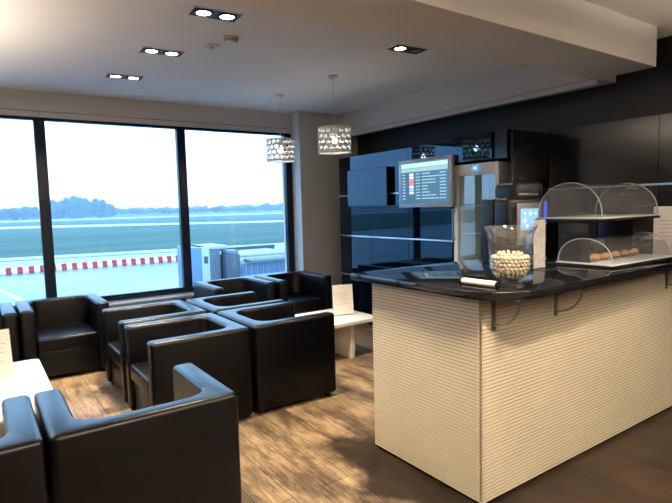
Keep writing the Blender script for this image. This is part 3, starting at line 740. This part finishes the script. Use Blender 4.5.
# trees
def tree_mesh(seed):
    random.seed(seed); bm = B(); cyl(bm, (0, 0, 0), (0, 0, .5), .035, .02, 8)
    for k in range(9):
        a = random.uniform(0, 2 * PI); r = random.uniform(0, .30); ball(bm, (r * math.cos(a), r * math.sin(a), random.uniform(.16, .78)), random.uniform(.16, .26), 2)
    for v in bm.verts:
        if v.co.z > .3: v.co += Vector((1, 1, 1)) * 0 + v.co.normalized() * .07 * noise.noise(v.co * 9 + Vector((seed, 0, 0)))
    return bm
tp = []
def tree(i, x, y, h, w, pale, lab, grp):
    k = (i % 3, pale)
    src = next((t for kk, t in tp if kk == k), None)
    if src is None:
        o = obj('tree', tree_mesh(i % 3 + 1), M['treehaze' if pale else 'tree']); tp.append((k, o))
    else: o = src.copy(); COL.objects.link(o)
    tag(o, lab, 'tree', grp); o.location = (x, y, ZG); o.scale = (w, w, h); o.rotation_euler = (0, 0, i * 1.7)
random.seed(21)
n = 0
for i in range(36):
    x = -60 + i * 4.1 + random.uniform(-2, 2); y = 740 + 52 * (i % 9); x *= y / 830; tree(n, x, y, random.uniform(14, 22), random.uniform(20, 25), 0, 'dark tree in the far row left of the rounded grove', 'far trees left of the grove'); n += 1
for i in range(24):
    u = i / 23; x = 84 + 80 * u; hh = 19 + 9 * math.sin(PI * min(1, u * .9 + .12)) + random.uniform(-1, 1); y = 730 + 48 * (i % 9); x *= y / 800; tree(n, x, y, hh * 1.1, random.uniform(24, 30), 0, 'tall dark tree of the rounded grove beyond the runway', 'trees of the rounded grove'); n += 1
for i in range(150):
    x = 270 + i * 8.2 + random.uniform(-4, 4); y = 1350 + 62 * (i % 9) - i * 2.8; hh = random.uniform(14, 22) + (12 if 90 < i < 134 else 0); x *= y / 1400; tree(n, x, y, hh, random.uniform(34, 46), 1, 'pale hazy tree on the horizon right of the grove', 'hazy trees on the horizon'); n += 1

# damp air over the field
m = bpy.data.materials.new('damp_air'); m.use_nodes = True; nt = m.node_tree; nt.nodes.clear()
o_ = nt.nodes.new('ShaderNodeOutputMaterial'); vs_ = nt.nodes.new('ShaderNodeVolumeScatter'); vs_.inputs['Color'].default_value = (.62, .86, 1, 1); vs_.inputs['Density'].default_value = .00075; vs_.inputs['Anisotropy'].default_value = 0
nt.links.new(vs_.outputs[0], o_.inputs['Volume'])
bm = B(); box(bm, -700, 1500, 90, 715, ZG - .02, 75); o = obj('mist', bm, m, smooth=False); tag(o, 'thin pale mist over the airfield', 'mist', kind='stuff')

# boarding bridge outside the right pane
g = thing('boarding_bridge', 'white and grey passenger boarding bridge outside the right window pane', 'boarding bridge', (9.5, 24, ZG))
def gp(name, x0, x1, y0, y1, z0, z1, m, par=None, bev=.02):
    bm = B(); box(bm, x0, x1, y0, y1, z0, z1, bev); return obj(name, bm, M[m], par or g, True)
gp('cabin_side_panel', 8.36, 8.80, 24, 26.2, -3.4, -.20, 'bridgeblue')
ca = gp('cabin_wall', 8.81, 9.22, 24, 26.2, -3.4, -.20, 'bridge')
gp('cabin_window', 8.93, 9.12, 23.98, 24.02, -.98, -.64, 'bridgedark', ca, .005)
bm = B()
for k in range(6): box(bm, 9.23 + k * .09, 9.30 + k * .09, 24, 26, -3.4, -.38, .015)
box(bm, 9.23, 9.76, 24.06, 26, -3.4, -.38); obj('bellows_canopy', bm, M['bridgegrey'], g, True)
gp('cabin_roof', 8.78, 10.3, 24.3, 26.4, -.36, -.20, 'bridge')
gp('drive_housing', 9.86, 10.62, 23.6, 24.6, -3.0, -.62, 'bridgedark', None, .05)
gp('drive_cover', 10.0, 10.58, 23.7, 24.5, -.62, -.42, 'bridgegrey', None, .03)
for x in (10.0, 10.5):
    bm = B(); cyl(bm, (x, 24.1, ZG), (x, 24.1, -3.0), .10, n=14); obj('support_leg', bm, M['bridgegrey'], g, True)
for x in (9.9, 10.6):
    bm = B(); cyl(bm, (x - .06, 24.1, ZG + .32), (x + .06, 24.1, ZG + .32), .32, n=20); obj('wheel', bm, M['bridgedark'], g, True)
bm = B()                                                   # ribbed roof tunnel
for k in range(15):
    x = 10.9 + k * .21; box(bm, x, x + .12, 24.2, 27.5, -.86, -.74, .02)
box(bm, 10.8, 14.1, 24.2, 27.5, -.90, -.80); obj('ribbed_roof', bm, M['bridge'], g, True)
gp('roof_edge', 10.9, 14.6, 27.5, 27.8, -.95, -.58, 'bridgedark')
tw = gp('tunnel_wall', 10.7, 14.2, 24.0, 24.15, -2.6, -.98, 'bridge')
for k in range(10): gp('tunnel_window', 10.8 + k * .32, 11.06 + k * .32, 23.97, 24.0, -1.75, -1.18, 'bridgeblue', tw, .005)
gp('tunnel_roof', 11.0, 14.6, 23.2, 24.2, -1.05, -.93, 'bridgegrey')
bm = B(); lathe(bm, [(.62, 0), (.60, .18), (.42, .42), (0, .52)], 24, (14.1, 25.6, -1.0)); obj('dome_cap', bm, M['bridge'], g, True)
for x in (8.6, 13.6):
    bm = B(); cyl(bm, (x, 25.2, ZG), (x, 25.2, -2.5), .16, n=16); obj('column', bm, M['bridgegrey'], g, True)

# ------------------------------------------------------------------ sky, camera
w = bpy.data.worlds.new('sky'); S.world = w; w.use_nodes = True
nt = w.node_tree; N = nt.nodes; L = nt.links; bg = N['Background']
tc = N.new('ShaderNodeTexCoord'); sx = N.new('ShaderNodeSeparateXYZ'); L.new(tc.outputs['Generated'], sx.inputs[0])
r = N.new('ShaderNodeValToRGB'); el = r.color_ramp.elements
el[0].position = 0.; el[0].color = (.29, .57, .88, 1)
el[1].position = .30; el[1].color = (.37, .65, 1.0, 1)
e = el.new(.06); e.color = (.34, .61, .96, 1)
e = el.new(.7); e.color = (.35, .60, 1.0, 1)
L.new(sx.outputs['Z'], r.inputs['Fac']); L.new(r.outputs['Color'], bg.inputs['Color']); bg.inputs['Strength'].default_value = 3.5

cam = bpy.data.cameras.new('camera'); co = bpy.data.objects.new('camera', cam); COL.objects.link(co)
f, pi_, ro, ya = 522.45, .0863, .0265, -.6049
cp, sp = math.cos(pi_), math.sin(pi_)
rt = Vector((1, 0, 0)); fw = Vector((0, cp, -sp)); dn = Vector((0, -sp, -cp))
r2 = rt * math.cos(ro) + dn * math.sin(ro); d2 = -rt * math.sin(ro) + dn * math.cos(ro)
Mx = Matrix((r2, -d2, -fw)).transposed()
co.matrix_world = Matrix.Translation((0, 0, 1.58)) @ (Matrix.Rotation(ya, 3, 'Z') @ Mx).to_4x4()
cam.sensor_width = 36; cam.lens = 36 * f / 672; cam.clip_end = 8000; cam.clip_start = .05
S.camera = co
S.view_settings.view_transform = 'Standard'; S.view_settings.look = 'None'; S.view_settings.gamma = 1.; S.view_settings.exposure = .75; S.view_settings.use_curve_mapping = False
S.cycles.max_bounces = 10; S.cycles.transparent_max_bounces = 24; S.cycles.diffuse_bounces = 5; S.cycles.glossy_bounces = 5; S.cycles.caustics_reflective = False; S.cycles.caustics_refractive = False; S.cycles.sample_clamp_indirect = 4
